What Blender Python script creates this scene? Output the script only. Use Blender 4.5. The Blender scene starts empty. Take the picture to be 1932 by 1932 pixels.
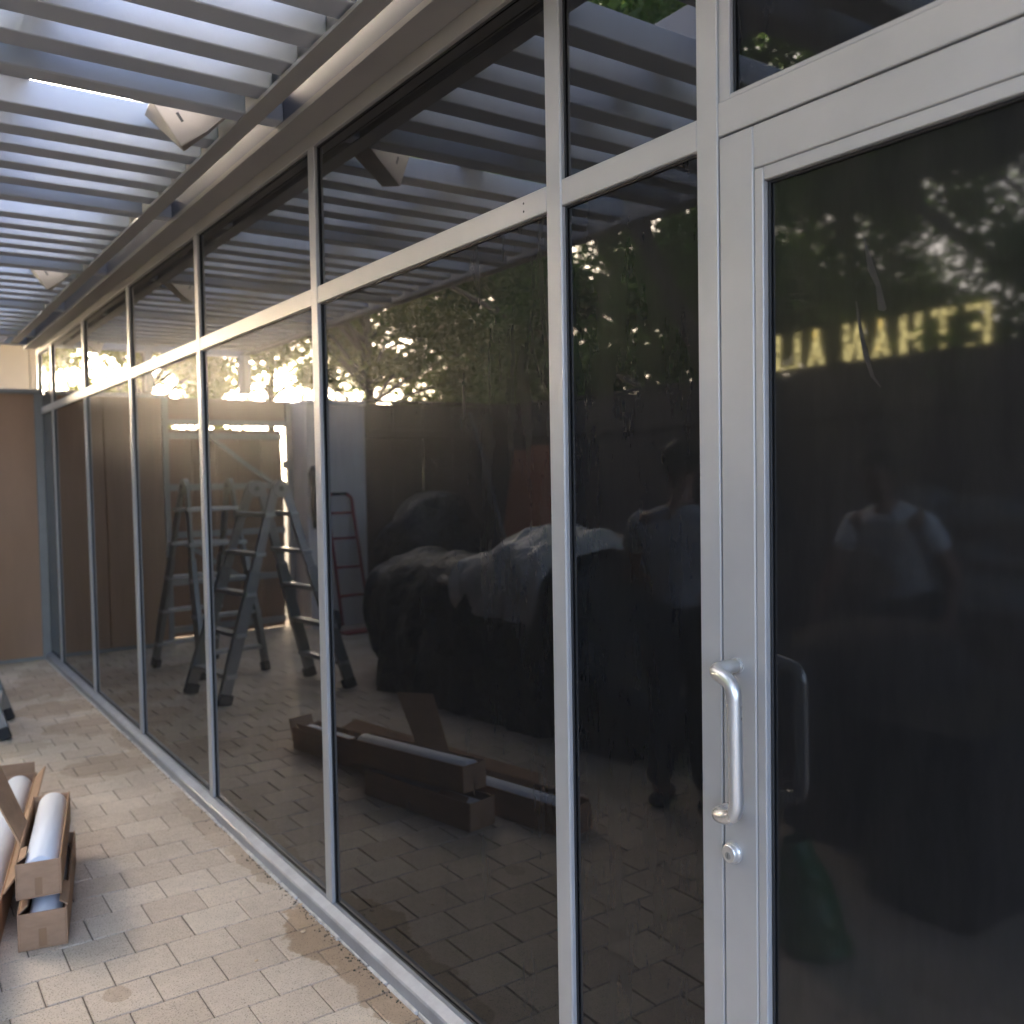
import bpy, bmesh, math, random
from mathutils import Vector, Matrix, noise
R = math.radians
rnd = random.Random(7)
sc = bpy.context.scene
col = sc.collection

# ------------------------------------------------------------------ camera
cam_d = bpy.data.cameras.new('camera')
cam = bpy.data.objects.new('camera', cam_d); col.objects.link(cam)
CAM = Vector((-1.2502, 0.0, 1.5))
yaw, pitch, roll = R(34.703), R(-2.297), R(-0.974)
fw = Vector((math.sin(yaw)*math.cos(pitch), math.cos(yaw)*math.cos(pitch), math.sin(pitch)))
r0 = Vector((math.cos(yaw), -math.sin(yaw), 0)); u0 = r0.cross(fw)
rt = math.cos(roll)*r0 + math.sin(roll)*u0
up = -math.sin(roll)*r0 + math.cos(roll)*u0
m3 = Matrix((rt, up, -fw)).transposed()
cam.matrix_world = Matrix.Translation(CAM) @ m3.to_4x4()
cam_d.sensor_width = 36; cam_d.lens = 36*1764.58/1932
cam_d.dof.use_dof = True; cam_d.dof.focus_distance = 2.0; cam_d.dof.aperture_fstop = 4.0
cam_d.clip_start = 0.02; cam_d.clip_end = 3000
sc.camera = cam

# ------------------------------------------------------------------ sky, sun, exposure
SUN_AZ, SUN_EL = R(-20.7), R(12.0)      # azimuth from +Y towards +X
w = bpy.data.worlds.new('World'); sc.world = w; w.use_nodes = True
nt = w.node_tree; bg = nt.nodes['Background']
sky = nt.nodes.new('ShaderNodeTexSky'); sky.sky_type = 'NISHITA'; sky.sun_disc = False
sky.sun_elevation = SUN_EL; sky.sun_rotation = SUN_AZ
sky.air_density = 0.38; sky.dust_density = 4.8; sky.ozone_density = 0.0
nt.links.new(sky.outputs[0], bg.inputs[0]); bg.inputs[1].default_value = 0.15
sd = bpy.data.lights.new('sun', 'SUN'); so = bpy.data.objects.new('sun', sd); col.objects.link(so)
sd.energy = 0.12; sd.angle = R(1.5); sd.color = (1.0, 0.78, 0.55)
sdir = Vector((math.sin(SUN_AZ)*math.cos(SUN_EL), math.cos(SUN_AZ)*math.cos(SUN_EL), math.sin(SUN_EL)))
so.rotation_euler = sdir.to_track_quat('Z', 'Y').to_euler()
so.location = sdir*30
vs = sc.view_settings
vs.view_transform = 'Standard'; vs.look = 'None'; vs.gamma = 1; vs.use_curve_mapping = False
vs.exposure = 4.68
cy = sc.cycles
cy.use_denoising = True; cy.max_bounces = 6; cy.diffuse_bounces = 4; cy.glossy_bounces = 3
cy.transmission_bounces = 4; cy.transparent_max_bounces = 8
cy.caustics_reflective = False; cy.caustics_refractive = False
cy.sample_clamp_indirect = 6

# ------------------------------------------------------------------ helpers
class MB:
    def __init__(s): s.v = []; s.f = []
    def add(s, vs_, fs_):
        o = len(s.v); s.v += [tuple(x) for x in vs_]; s.f += [tuple(i+o for i in q) for q in fs_]; return s
    def box(s, a, b, bev=0.0, M=None):
        a, b = [min(p, q) for p, q in zip(a, b)], [max(p, q) for p, q in zip(a, b)]
        if bev <= 0:
            vv = [Vector((x, y, z)) for x in (a[0], b[0]) for y in (a[1], b[1]) for z in (a[2], b[2])]
            ff = [(0,1,3,2), (4,6,7,5), (0,4,5,1), (2,3,7,6), (0,2,6,4), (1,5,7,3)]
        else:
            bev = min(bev, *[(q-p)*.45 for p, q in zip(a, b)])
            vv = []; idx = {}
            cn = [(i, j, k) for i in (0,1) for j in (0,1) for k in (0,1)]
            for c in cn:
                for ax in range(3):
                    p = []
                    for d in range(3):
                        e = (a[d], b[d])[c[d]]
                        if d != ax: e += bev if c[d] == 0 else -bev
                        p.append(e)
                    idx[c, ax] = len(vv); vv.append(Vector(p))
            ff = []
            for ax in range(3):
                o1, o2 = [d for d in range(3) if d != ax]
                for sg in (0, 1):
                    q = []
                    for (p1, p2) in ((0,0), (1,0), (1,1), (0,1)):
                        c = [0,0,0]; c[ax] = sg; c[o1] = p1; c[o2] = p2; q.append(idx[tuple(c), ax])
                    ff.append(tuple(q))
                for s1 in (0,1):
                    for s2 in (0,1):
                        c0 = [0,0,0]; c0[o1] = s1; c0[o2] = s2; c1 = list(c0); c0[ax] = 0; c1[ax] = 1
                        ff.append((idx[tuple(c0), o1], idx[tuple(c1), o1], idx[tuple(c1), o2], idx[tuple(c0), o2]))
            for c in cn: ff.append((idx[c, 0], idx[c, 1], idx[c, 2]))
        if M is not None: vv = [M @ x for x in vv]
        return s.add(vv, ff)
    def tube(s, path, rad, n=10, cap=True, flat=1.0):
        path = [Vector(p) for p in path]; rings = []
        if not isinstance(rad, (list, tuple)): rad = [rad]*len(path)
        ref = None; vv = []; ff = []
        for i, p in enumerate(path):
            t = (path[min(i+1, len(path)-1)] - path[max(i-1, 0)]).normalized()
            if ref is None: ref = Vector((0,0,1)) if abs(t.z) < .9 else Vector((1,0,0))
            x = t.cross(ref).normalized(); y = x.cross(t).normalized(); ref = y
            for k in range(n):
                a = 2*math.pi*k/n
                vv.append(p + rad[i]*(math.cos(a)*x + math.sin(a)*flat*y))
        for i in range(len(path)-1):
            for k in range(n):
                k2 = (k+1) % n
                ff.append((i*n+k, i*n+k2, (i+1)*n+k2, (i+1)*n+k))
        if cap:
            ff.append(tuple(range(n))); ff.append(tuple((len(path)-1)*n+k for k in range(n)))
        return s.add(vv, ff)
    def bar(s, p, q, wx, wy, bev=.002, side=Vector((0,1,0))):
        p, q = Vector(p), Vector(q); d = q-p; L = d.length; z = d.normalized()
        x = side.cross(z).normalized(); y = z.cross(x)
        M = Matrix((x, y, z)).transposed().to_4x4(); M.translation = p
        return s.box((-wx/2, -wy/2, 0), (wx/2, wy/2, L), bev, M)
    def grid(s, P, closed=False):
        nr, nc = len(P), len(P[0]); vv = [p for r_ in P for p in r_]; ff = []
        for i in range(nr-1):
            for j in range(nc if closed else nc-1):
                j2 = (j+1) % nc
                ff.append((i*nc+j, i*nc+j2, (i+1)*nc+j2, (i+1)*nc+j))
        return s.add(vv, ff)
    def mesh(s, name, smooth=False):
        me = bpy.data.meshes.new(name); me.from_pydata(s.v, [], s.f)
        bm = bmesh.new(); bm.from_mesh(me); bmesh.ops.recalc_face_normals(bm, faces=bm.faces); bm.to_mesh(me); bm.free()
        if smooth: me.polygons.foreach_set('use_smooth', [True]*len(me.polygons))
        return me
    def build(s, name, mat, parent=None, smooth=False):
        return mk(name, s.mesh(name, smooth), mat, parent)
def mk(name, me, mat, parent=None):
    if mat is not None and not me.materials: me.materials.append(mat)
    o = bpy.data.objects.new(name, me); col.objects.link(o)
    if parent is not None: o.parent = parent; o.matrix_parent_inverse = Matrix.Translation(-parent.location) if parent.parent is None and parent.type == 'EMPTY' else Matrix.Identity(4)
    return o
def B(name, a, b, mat, parent=None, bev=.002): return MB().box(a, b, bev).build(name, mat, parent)
def thing(name, loc, label, cat, group=None):
    o = bpy.data.objects.new(name, None); col.objects.link(o); o.location = loc; o.empty_display_size = .1
    return tag(o, label, cat, group)
def tag(o, label=None, cat=None, group=None, kind=None):
    if label: o['label'] = label
    if cat: o['category'] = cat
    if group: o['group'] = group
    if kind: o['kind'] = kind
    return o

# ------------------------------------------------------------------ materials
def mat(name, c, rough=.5, metal=0.0, var=.0, vscale=4.0, bump=0.0, bscale=60.0, spec=.5, streak=None, bdist=.01):
    m = bpy.data.materials.new(name); m.use_nodes = True; t = m.node_tree; n = t.nodes; L = t.links
    p = n['Principled BSDF']; p.inputs['Base Color'].default_value = (*c, 1)
    p.inputs['Roughness'].default_value = rough; p.inputs['Metallic'].default_value = metal
    p.inputs['Specular IOR Level'].default_value = spec
    if var or bump:
        tc = n.new('ShaderNodeTexCoord'); mp = n.new('ShaderNodeMapping'); L.new(tc.outputs['Object'], mp.inputs[0])
        if streak: mp.inputs['Scale'].default_value = streak
    if var:
        nz = n.new('ShaderNodeTexNoise'); nz.inputs['Scale'].default_value = vscale; nz.inputs['Detail'].default_value = 6
        nz.inputs['Roughness'].default_value = .65
        L.new(mp.outputs[0], nz.inputs['Vector'])
        mr = n.new('ShaderNodeMapRange'); mr.inputs[1].default_value = .3; mr.inputs[2].default_value = .7
        mr.inputs[3].default_value = 1-var; mr.inputs[4].default_value = 1+var*.6
        L.new(nz.outputs['Fac'], mr.inputs[0])
        mx = n.new('ShaderNodeMix'); mx.data_type = 'RGBA'; mx.blend_type = 'MULTIPLY'; mx.inputs[0].default_value = 1
        mx.inputs[6].default_value = (*c, 1); L.new(mr.outputs[0], mx.inputs[7]); L.new(mx.outputs[2], p.inputs['Base Color'])
        r2 = n.new('ShaderNodeMapRange'); r2.inputs[3].default_value = max(0, rough-.1); r2.inputs[4].default_value = min(1, rough+.12)
        L.new(nz.outputs['Fac'], r2.inputs[0]); L.new(r2.outputs[0], p.inputs['Roughness'])
    if bump:
        b2 = n.new('ShaderNodeTexNoise'); b2.inputs['Scale'].default_value = bscale; b2.inputs['Detail'].default_value = 4
        L.new(mp.outputs[0], b2.inputs['Vector'])
        bu = n.new('ShaderNodeBump'); bu.inputs['Strength'].default_value = bump; bu.inputs['Distance'].default_value = bdist
        L.new(b2.outputs['Fac'], bu.inputs['Height']); L.new(bu.outputs[0], p.inputs['Normal'])
    return m
M = {}
M['alu'] = mat('silver_frame_paint', (.40, .392, .385), .42, .2, .10, 2.5, .02, 200)
M['alu_sill'] = mat('worn_sill_metal', (.30, .31, .33), .45, .25, .22, 9, .05, 120)
M['handle'] = mat('satin_silver_handle', (.70, .69, .67), .28, .75, .05, 8)
M['gasket'] = mat('black_rubber', (.012, .012, .013), .6)
M['channel'] = mat('channel_paint', (.36, .345, .325), .5, .0, .07, 3, .03, 120)
M['perg'] = mat('pergola_paint', (.47, .492, .535), .5, .0, .07, 3, .03, 120)
M['fascia'] = mat('fascia_paint', (.16, .175, .215), .5, 0, .08, 3)
M['header'] = mat('header_paint', (.36, .34, .32), .45, .1, .08, 5)
M['roof'] = mat('roof_membrane', (.3, .3, .3), .8, 0, .1, 2)
M['speaker'] = mat('beige_speaker_plastic', (.42, .37, .32), .5, 0, .05, 12)
M['black'] = mat('black_plastic', (.015, .015, .016), .45)
M['grout'] = mat('mortar_bead', (.62, .59, .55), .85, 0, .4, 25, .6, 60)
M['tan_panel'] = mat('tan_fibreboard', (.44, .28, .185), .75, 0, .14, 2.2, .05, 90, .3, (1, 1, .25))
M['dark_board'] = mat('dark_brown_board', (.105, .078, .062), .75, 0, .25, 3, .12, 50, .3, (6, 6, .5))
M['gate_board'] = mat('brown_gate_ply', (.24, .14, .085), .7, 0, .18, 2.5, .06, 60, .3, (3, 3, .5))
M['galv'] = mat('grey_steel', (.28, .28, .27), .5, .4, .1, 6)
M['stucco'] = mat('off_white_stucco', (.80, .75, .73), .9, 0, .08, 3, .3, 120)
M['cream'] = mat('cream_siding', (.40, .345, .235), .7, 0, .06, 2)
M['post'] = mat('brown_post', (.16, .12, .1), .7, 0, .15, 4)
M['ladder'] = mat('ladder_aluminium', (.27, .27, .26), .38, .7, .12, 10)
M['rung'] = mat('ladder_tread', (.45, .45, .44), .42, .7, .1, 20)
M['rubber'] = mat('dark_rubber', (.03, .03, .03), .7)
M['card'] = mat('corrugated_cardboard', (.41, .25, .15), .8, 0, .22, 7, .12, 34, .25, (1, 1, 2.5))
M['tape'] = mat('brown_packing_tape', (.30, .17, .09), .3, 0, .05, 9)
M['card_in'] = mat('cardboard_inside', (.42, .26, .155), .85, 0, .1, 6, .04, 40, .2)
M['film'] = mat('white_film_roll', (.72, .73, .77), .6, 0, .03, 3)
M['core'] = mat('roll_core', (.5, .38, .26), .8)
M['tarp'] = mat('black_tarp', (.010, .0103, .0115), .42, 0, .2, 4, .8, 6, bdist=.10)
M['plastic'] = mat('cloudy_plastic_sheet', (.56, .555, .55), .35, 0, .25, 5, .6, 6, bdist=.07)
M['red'] = mat('red_paint', (.35, .03, .035), .45, .1, .1, 8)
M['ply'] = mat('reddish_plywood', (.44, .17, .085), .65, 0, .15, 2, .05, 60, .3, (4, 4, .4))
M['wood'] = mat('pale_wood', (.36, .26, .17), .65, 0, .15, 4)
M['green'] = mat('green_bag_plastic', (.012, .15, .035), .35, 0, .25, 10, .4, 30)
M['brown_cloth'] = mat('brown_cover_cloth', (.06, .045, .036), .85, 0, .15, 5, .3, 30)
M['grey_item'] = mat('pale_grey_plastic', (.24, .24, .235), .5, 0, .1, 6)
M['skin'] = mat('skin', (.30, .17, .115), .55, 0, .06, 12)
M['shirt'] = mat('white_tshirt', (.74, .74, .75), .85, 0, .08, 9, .3, 30)
M['shirt2'] = mat('grey_tshirt', (.42, .42, .44), .85, 0, .08, 9, .3, 30)
M['jeans'] = mat('dark_trousers', (.02, .022, .028), .85, 0, .15, 9, .3, 30)
M['hair'] = mat('dark_hair', (.012, .010, .009), .6, 0, .2, 60, .5, 120)
M['shoe'] = mat('dark_shoe', (.02, .02, .02), .6)
M['bark'] = mat('tree_bark', (.09, .07, .055), .9, 0, .3, 12, .5, 30)
M['chip'] = mat('tan_chip', (.62, .45, .28), .8)
M['paint_splash'] = mat('white_paint_splash', (.5, .51, .53), .5, 0, .1, 30)
M['earth'] = mat('dark_earth', (.07, .065, .045), .95, 0, .3, .8, .3, 6)  # dark brown soil tone, varied by noise

def leaf_mat(name, c, c2):
    m = bpy.data.materials.new(name); m.use_nodes = True; t = m.node_tree; n = t.nodes; L = t.links
    p = n['Principled BSDF']; p.inputs['Roughness'].default_value = .5
    g = n.new('ShaderNodeNewGeometry'); mx = n.new('ShaderNodeMix'); mx.data_type = 'RGBA'
    mx.inputs[6].default_value = (*c, 1); mx.inputs[7].default_value = (*c2, 1)
    L.new(g.outputs['Random Per Island'], mx.inputs[0]); L.new(mx.outputs[2], p.inputs['Base Color'])
    tr = n.new('ShaderNodeBsdfTranslucent')
    hs = n.new('ShaderNodeHueSaturation'); hs.inputs['Value'].default_value = 2.6; hs.inputs['Saturation'].default_value = 1.1
    L.new(mx.outputs[2], hs.inputs['Color']); L.new(hs.outputs[0], tr.inputs[0])
    ms = n.new('ShaderNodeMixShader'); ms.inputs[0].default_value = .55
    L.new(p.outputs[0], ms.inputs[1]); L.new(tr.outputs[0], ms.inputs[2]); L.new(ms.outputs[0], n['Material Output'].inputs[0])
    return m
M['leaf'] = leaf_mat('dark_green_leaves', (.07, .13, .04), (.14, .19, .06))
M['leaf2'] = leaf_mat('yellow_green_leaves', (.12, .15, .036), (.20, .20, .055))

def glass_mat(name, ior, haze, seed, warp, rough=.02):
    m = bpy.data.materials.new(name); m.use_nodes = True; t = m.node_tree; n = t.nodes; L = t.links
    p = n['Principled BSDF']; p.inputs['Base Color'].default_value = (.0058, .006, .0065, 1)
    p.inputs['IOR'].default_value = ior; p.inputs['Roughness'].default_value = rough
    p2 = n.new('ShaderNodeBsdfPrincipled'); p2.inputs['Base Color'].default_value = (.015, .0155, .0165, 1)
    p2.inputs['IOR'].default_value = ior; p2.inputs['Roughness'].default_value = .36
    tc = n.new('ShaderNodeNewGeometry')
    mp = n.new('ShaderNodeMapping'); mp.inputs['Location'].default_value = (seed, seed*1.7, seed*.3); mp.inputs['Scale'].default_value = (1, 1, .8)
    L.new(tc.outputs['Position'], mp.inputs[0])
    nz = n.new('ShaderNodeTexNoise'); nz.inputs['Scale'].default_value = 1.1; nz.inputs['Detail'].default_value = 1.5
    L.new(mp.outputs[0], nz.inputs['Vector'])
    bu = n.new('ShaderNodeBump'); bu.inputs['Strength'].default_value = 1; bu.inputs['Distance'].default_value = warp
    L.new(nz.outputs['Fac'], bu.inputs['Height']); L.new(bu.outputs[0], p.inputs['Normal']); L.new(bu.outputs[0], p2.inputs['Normal'])
    # dust and drip marks: rougher where the glass is dirty
    m2 = n.new('ShaderNodeMapping'); m2.inputs['Scale'].default_value = (6, 6, 1.4); L.new(tc.outputs['Position'], m2.inputs[0])
    d = n.new('ShaderNodeTexNoise'); d.inputs['Scale'].default_value = 2.2; d.inputs['Detail'].default_value = 7; d.inputs['Roughness'].default_value = .7
    L.new(m2.outputs[0], d.inputs['Vector'])
    mr = n.new('ShaderNodeMapRange'); mr.inputs[1].default_value = .4; mr.inputs[2].default_value = .75
    mr.inputs[3].default_value = haze*.8; mr.inputs[4].default_value = haze*1.35
    L.new(d.outputs['Fac'], mr.inputs[0])
    ms = n.new('ShaderNodeMixShader'); L.new(mr.outputs[0], ms.inputs[0])
    L.new(p.outputs[0], ms.inputs[1]); L.new(p2.outputs[0], ms.inputs[2]); L.new(ms.outputs[0], n['Material Output'].inputs[0])
    return m
GL = {k: glass_mat('dark_film_glass', *v_) for k, v_ in {'far': (1.95, .19, 1.0, .0014, .012), 'mid': (1.9, .19, 4.1, .0015, .013), 'near': (1.5, .17, 7.2, .0015, .016), 'side': (1.52, .18, 10.3, .0015, .019), 'upper': (2.05, .12, 13.4, .0015, .014)}.items()}
M['door_glass'] = glass_mat('dark_film_door_glass', 1.54, .34, 17.0, .0016, .038)

def paver_mat():
    m = bpy.data.materials.new('speckled_concrete_paver'); m.use_nodes = True; t = m.node_tree; n = t.nodes; L = t.links
    p = n['Principled BSDF']; p.inputs['Roughness'].default_value = .85; p.inputs['Specular IOR Level'].default_value = .3
    oi = n.new('ShaderNodeObjectInfo'); g = n.new('ShaderNodeNewGeometry')
    ad = n.new('ShaderNodeMath'); ad.operation = 'ADD'; L.new(oi.outputs['Random'], ad.inputs[0]); L.new(g.outputs['Random Per Island'], ad.inputs[1])
    fr = n.new('ShaderNodeMath'); fr.operation = 'FRACT'; L.new(ad.outputs[0], fr.inputs[0])
    ramp = n.new('ShaderNodeMix'); ramp.data_type = 'RGBA'; L.new(fr.outputs[0], ramp.inputs[0])
    ramp.inputs[6].default_value = (.54, .43, .33, 1); ramp.inputs[7].default_value = (.64, .53, .415, 1)
    def mul(a, fac_node_out, lo, hi, f0, f1):
        r_ = n.new('ShaderNodeMapRange'); r_.inputs[1].default_value = f0; r_.inputs[2].default_value = f1
        r_.inputs[3].default_value = lo; r_.inputs[4].default_value = hi; L.new(fac_node_out, r_.inputs[0])
        x = n.new('ShaderNodeMix'); x.data_type = 'RGBA'; x.blend_type = 'MULTIPLY'; x.inputs[0].default_value = 1
        L.new(a, x.inputs[6]); L.new(r_.outputs[0], x.inputs[7]); return x.outputs[2]
    def nz(scale, det=4, ro=.6):
        k = n.new('ShaderNodeTexNoise'); k.inputs['Scale'].default_value = scale; k.inputs['Detail'].default_value = det; k.inputs['Roughness'].default_value = ro
        L.new(g.outputs['Position'], k.inputs['Vector']); return k.outputs['Fac']
    c = mul(ramp.outputs[2], nz(2.0), .88, 1.08, .3, .7)
    c = mul(c, nz(26, 5, .7), .90, 1.06, .3, .7)
    c = mul(c, nz(210, 2, .5), .45, 1.0, .33, .42)          # dark grains
    c = mul(c, nz(95, 3, .6), .62, 1.0, .30, .37)
    # damp brown stains along the sill and further up the path
    def blob(x, y, sx, sy, th=.5):
        mp = n.new('ShaderNodeMapping'); mp.vector_type = 'TEXTURE'
        mp.inputs['Location'].default_value = (x, y, 0); mp.inputs['Scale'].default_value = (sx, sy, 1)
        L.new(g.outputs['Position'], mp.inputs[0])
        le = n.new('ShaderNodeVectorMath'); le.operation = 'LENGTH'
        sp = n.new('ShaderNodeSeparateXYZ'); L.new(mp.outputs[0], sp.inputs[0])
        cb = n.new('ShaderNodeCombineXYZ'); L.new(sp.outputs[0], cb.inputs[0]); L.new(sp.outputs[1], cb.inputs[1])
        L.new(cb.outputs[0], le.inputs[0])
        s_ = n.new('ShaderNodeMath'); s_.operation = 'MULTIPLY_ADD'; s_.inputs[1].default_value = 1.25
        L.new(nzs, s_.inputs[0]); L.new(le.outputs['Value'], s_.inputs[2])
        r_ = n.new('ShaderNodeMapRange'); r_.inputs[1].default_value = 1.56; r_.inputs[2].default_value = 1.66
        r_.inputs[3].default_value = th; r_.inputs[4].default_value = 0; L.new(s_.outputs[0], r_.inputs[0])
        return r_.outputs[0]
    nzs = nz(9, 5, .6)
    acc = None
    for (x, y, sx, sy, th) in [(-.05, 2.84, .13, .26, .8), (-.03, 2.42, .10, .36, .7), (-.24, 6.8, .32, .22, .5), (-.13, 6.2, .26, .28, .4),
                               (-.2, 5.25, .27, .20, .42), (-.2, 7.75, .17, .55, .4), (-.696, 2.879, .035, .05, .45), (-.06, 4.1, .07, .5, .3), (-.05, 3.55, .05, .25, .5), (-.05, 5.7, .06, .3, .45), (-.5, 7.4, .3, .25, .35), (-.35, 3.9, .12, .1, .12), (-.62, 5.9, .2, .16, .3)]:
        b = blob(x, y, sx, sy, th)
        if acc is None: acc = b
        else:
            k = n.new('ShaderNodeMath'); k.operation = 'MAXIMUM'; L.new(acc, k.inputs[0]); L.new(b, k.inputs[1]); acc = k.outputs[0]
    st = n.new('ShaderNodeMix'); st.data_type = 'RGBA'; st.blend_type = 'MULTIPLY'; L.new(acc, st.inputs[0]); L.new(c, st.inputs[6])
    st.inputs[7].default_value = (.56, .45, .34, 1)
    L.new(st.outputs[2], p.inputs['Base Color'])
    rr = n.new('ShaderNodeMapRange'); rr.inputs[3].default_value = .85; rr.inputs[4].default_value = .55; L.new(acc, rr.inputs[0]); L.new(rr.outputs[0], p.inputs['Roughness'])
    bu = n.new('ShaderNodeBump'); bu.inputs['Strength'].default_value = .25; bu.inputs['Distance'].default_value = .004
    L.new(nz(140, 4, .7), bu.inputs['Height']); L.new(bu.outputs[0], p.inputs['Normal'])
    return m
M['paver'] = paver_mat()
M['sand'] = mat('dark_joint_sand', (.15, .12, .09), .95, 0, .3, 30, .3, 120)

# ------------------------------------------------------------------ ground and pavement
FX, FY0, FY1 = -4.85, -2.6, 8.75          # courtyard limits
tag(MB().add([(-400, -400, -.09), (400, -400, -.09), (400, 400, -.09), (-400, 400, -.09)], [(0,1,2,3)]).build('ground', M['earth']), kind='structure')
pv = tag(B('pavement', (FX, FY0, -.088), (0.0, 9.6, -.0045), M['sand'], bev=0), kind='structure')
PW, PH = .1885, .1712
def paver_mb(seed, x=0, y=0, z=0, w_=PW, h_=PH, x0=None, x1=None):
    q = random.Random(seed); g = .0014
    a = (x+g+q.uniform(0, .0009), y+g+q.uniform(0, .0008), z-.04); b = (x+w_-g-q.uniform(0, .0009), y+h_-g-q.uniform(0, .0008), z)
    return MB().box(a, b, .0028)
variants = [paver_mb(k).mesh('paver') for k in range(5)]
for v_ in variants: v_.materials.append(M['paver'])
cells = []
def camproj(P):
    v_ = Vector(P)-CAM; d_ = v_.dot(fw)
    if d_ < .1: return None
    return (v_.dot(rt)/d_*1764.58/966, v_.dot(up)/d_*1764.58/966, d_)
j0 = int((FY0-2.926)/PH); j1 = int((9.55-2.926)/PH)
for j in range(j0, j1):
    y = 2.926 + j*PH; off = -.497 if j % 2 == 0 else -.4025
    k0 = int(math.ceil((FX+.01-off)/PW)); k1 = int(math.floor((-.034-off)/PW))
    for k in range(k0-1, k1+1):
        xa = off+k*PW; xb = xa+PW
        xa_, xb_ = max(xa, FX+.004), min(xb, -.034)
        if xb_-xa_ < .02: continue
        c = ((xa_+xb_)/2, y+PH/2, 0); s_ = 0
        q = camproj(c)
        if q and abs(q[0]) < 1.03 and abs(q[1]) < 1.03: s_ = 100/q[2]**3
        else:
            q = camproj((.032-c[0], c[1], 0))
            if q and abs(q[0]) < 1.03 and abs(q[1]) < 1.03: s_ = 1/q[2]**3
        cells.append((s_, xa_, xb_, y, xb_-xa_ > PW-.001))
cells.sort(key=lambda c_: -c_[0])
field = MB()
for i, (s_, xa, xb, y, full) in enumerate(cells):
    z = rnd.uniform(-.0012, .0012)
    if i < 300:
        me = variants[rnd.randrange(5)] if full else None
        if me is None:
            me = paver_mb(i, 0, 0, 0, xb-xa).mesh('paver'); me.materials.append(M['paver'])
        o = bpy.data.objects.new('paver', me); col.objects.link(o); o.parent = pv; o.location = (xa, y, z)
        o.rotation_euler = (rnd.uniform(-.004, .004), rnd.uniform(-.004, .004), 0)
    else:
        m_ = paver_mb(i, xa, y, z, xb-xa); field.add(m_.v, m_.f)
tag(field.build('paver_field', M['paver'], pv), kind='stuff')

# ------------------------------------------------------------------ storefront
Y_M = [8.862] + [1.655+1.3085*k for k in (5, 4, 3, 2, 1, 0)]      # far edges of the mullions
GX = .016                                                          # glass plane
ZR0, ZR1, ZH0, ZH1, ZS = 2.0735, 2.1290, 2.5845, 2.634, .060
MW = .053
st = thing('glass_storefront', (0, 3.0, 0), 'long silver framed storefront with dark reflective film on its panes', 'storefront')
Y_END = -2.55
edges = [Y_M[0]] + Y_M[1:] + [1.205]
B('header', (-.001, Y_END, ZH0), (.10, 8.87, ZH1), M['header'], st)
for i, y in enumerate(Y_M):
    B('mullion', (0, y-MW, ZS-.002), (.10, y, ZH0+.001), M['alu'], st, .003)
B('mullion', (0, 1.155, .0), (.10, 1.205, ZH0+.001), M['alu'], st, .002)       # door jamb
DY0 = .235                                                                        # hinge side of the door
B('mullion', (0, DY0-.055, .0), (.10, DY0-.004, ZH0+.001), M['alu'], st, .002)
B('mullion', (0, Y_END, ZS), (.10, Y_END+MW, ZH0+.001), M['alu'], st, .002)
# sills
def sill(y0, y1):
    o = MB(); prof = [(-.030, 0), (-.030, .040), (-.026, .046), (.0, .060), (.0, .0625), (.10, .0625), (.10, 0)]
    vv = [(x, y, z) for y in (y0, y1) for x, z in prof]; k = len(prof)
    ff = [tuple(range(k)), tuple(range(k, 2*k))] + [(i, (i+1) % k, k+(i+1) % k, k+i) for i in range(k)]
    return o.add(vv, ff).build('sill', M['alu_sill'], st)
sill(1.206, 8.87); sill(Y_END, DY0-.056)
gr = MB()
y = 1.25
q = random.Random(3)
while y < 8.7:
    L_ = q.uniform(.05, .22); w_ = q.uniform(.003, .010)
    gr.box((-.031-w_, y, -.006), (-.0295, y+L_, .002+q.uniform(0, .007)), .0015); y += L_+q.uniform(.0, .015)
gr.build('mortar_bead', M['grout'], st)
spans = []
for a, b in zip(edges[:-1], edges[1:]): spans.append((b, a-MW))
spans.append((Y_END+MW, DY0-.055))
def pane(y0, y1, z0, z1, m_, par):
    o = B('pane', (GX, y0-.004, z0-.004), (GX+.012, y1+.004, z1+.004), m_, par, 0)
    g = MB(); t_ = .005
    g.box((GX-.005, y0, z0), (GX-.0005, y0+t_, z1), .001); g.box((GX-.005, y1-t_, z0), (GX-.0005, y1, z1), .001)
    g.box((GX-.005, y0+t_, z0), (GX-.0005, y1-t_, z0+t_), .001); g.box((GX-.005, y0+t_, z1-t_), (GX-.0005, y1-t_, z1), .001)
    mk('gasket', g.mesh('gasket'), M['gasket'], o)
    return o
for i, (a, b) in enumerate(spans):
    B('transom_rail', (.0012, a, ZR0), (.10, b, ZR1), M['alu'], st, .002)
    pane(a, b, .0625, ZR0, GL[('far', 'far', 'far', 'far', 'mid', 'near', 'side', 'side')[min(i, 7)]], st); pane(a, b, ZR1, ZH0, GL['upper'], st)
# over the door
B('transom_rail', (.0008, DY0-.004, 2.083), (.10, 1.155, 2.142), M['alu'], st, .002)
B('transom_bead', (.003, DY0+.024, 2.142), (.05, 1.128, 2.150), M['alu'], st, .001)
B('transom_bead', (.003, 1.128, 2.142), (.05, 1.1545, ZH0), M['alu'], st, .001)
B('transom_bead', (.003, DY0-.004, 2.142), (.05, DY0+.024, ZH0), M['alu'], st, .001)
pane(DY0+.024, 1.128, 2.150, ZH0, GL['side'], st)
for dz in (0, .018):
    MB().tube([(.0005, 1.74+.003*dz, 2.094+dz), (.0022, 1.74, 2.094+dz)], .0028, 8).build('screw_hole', M['black'], st)

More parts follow.
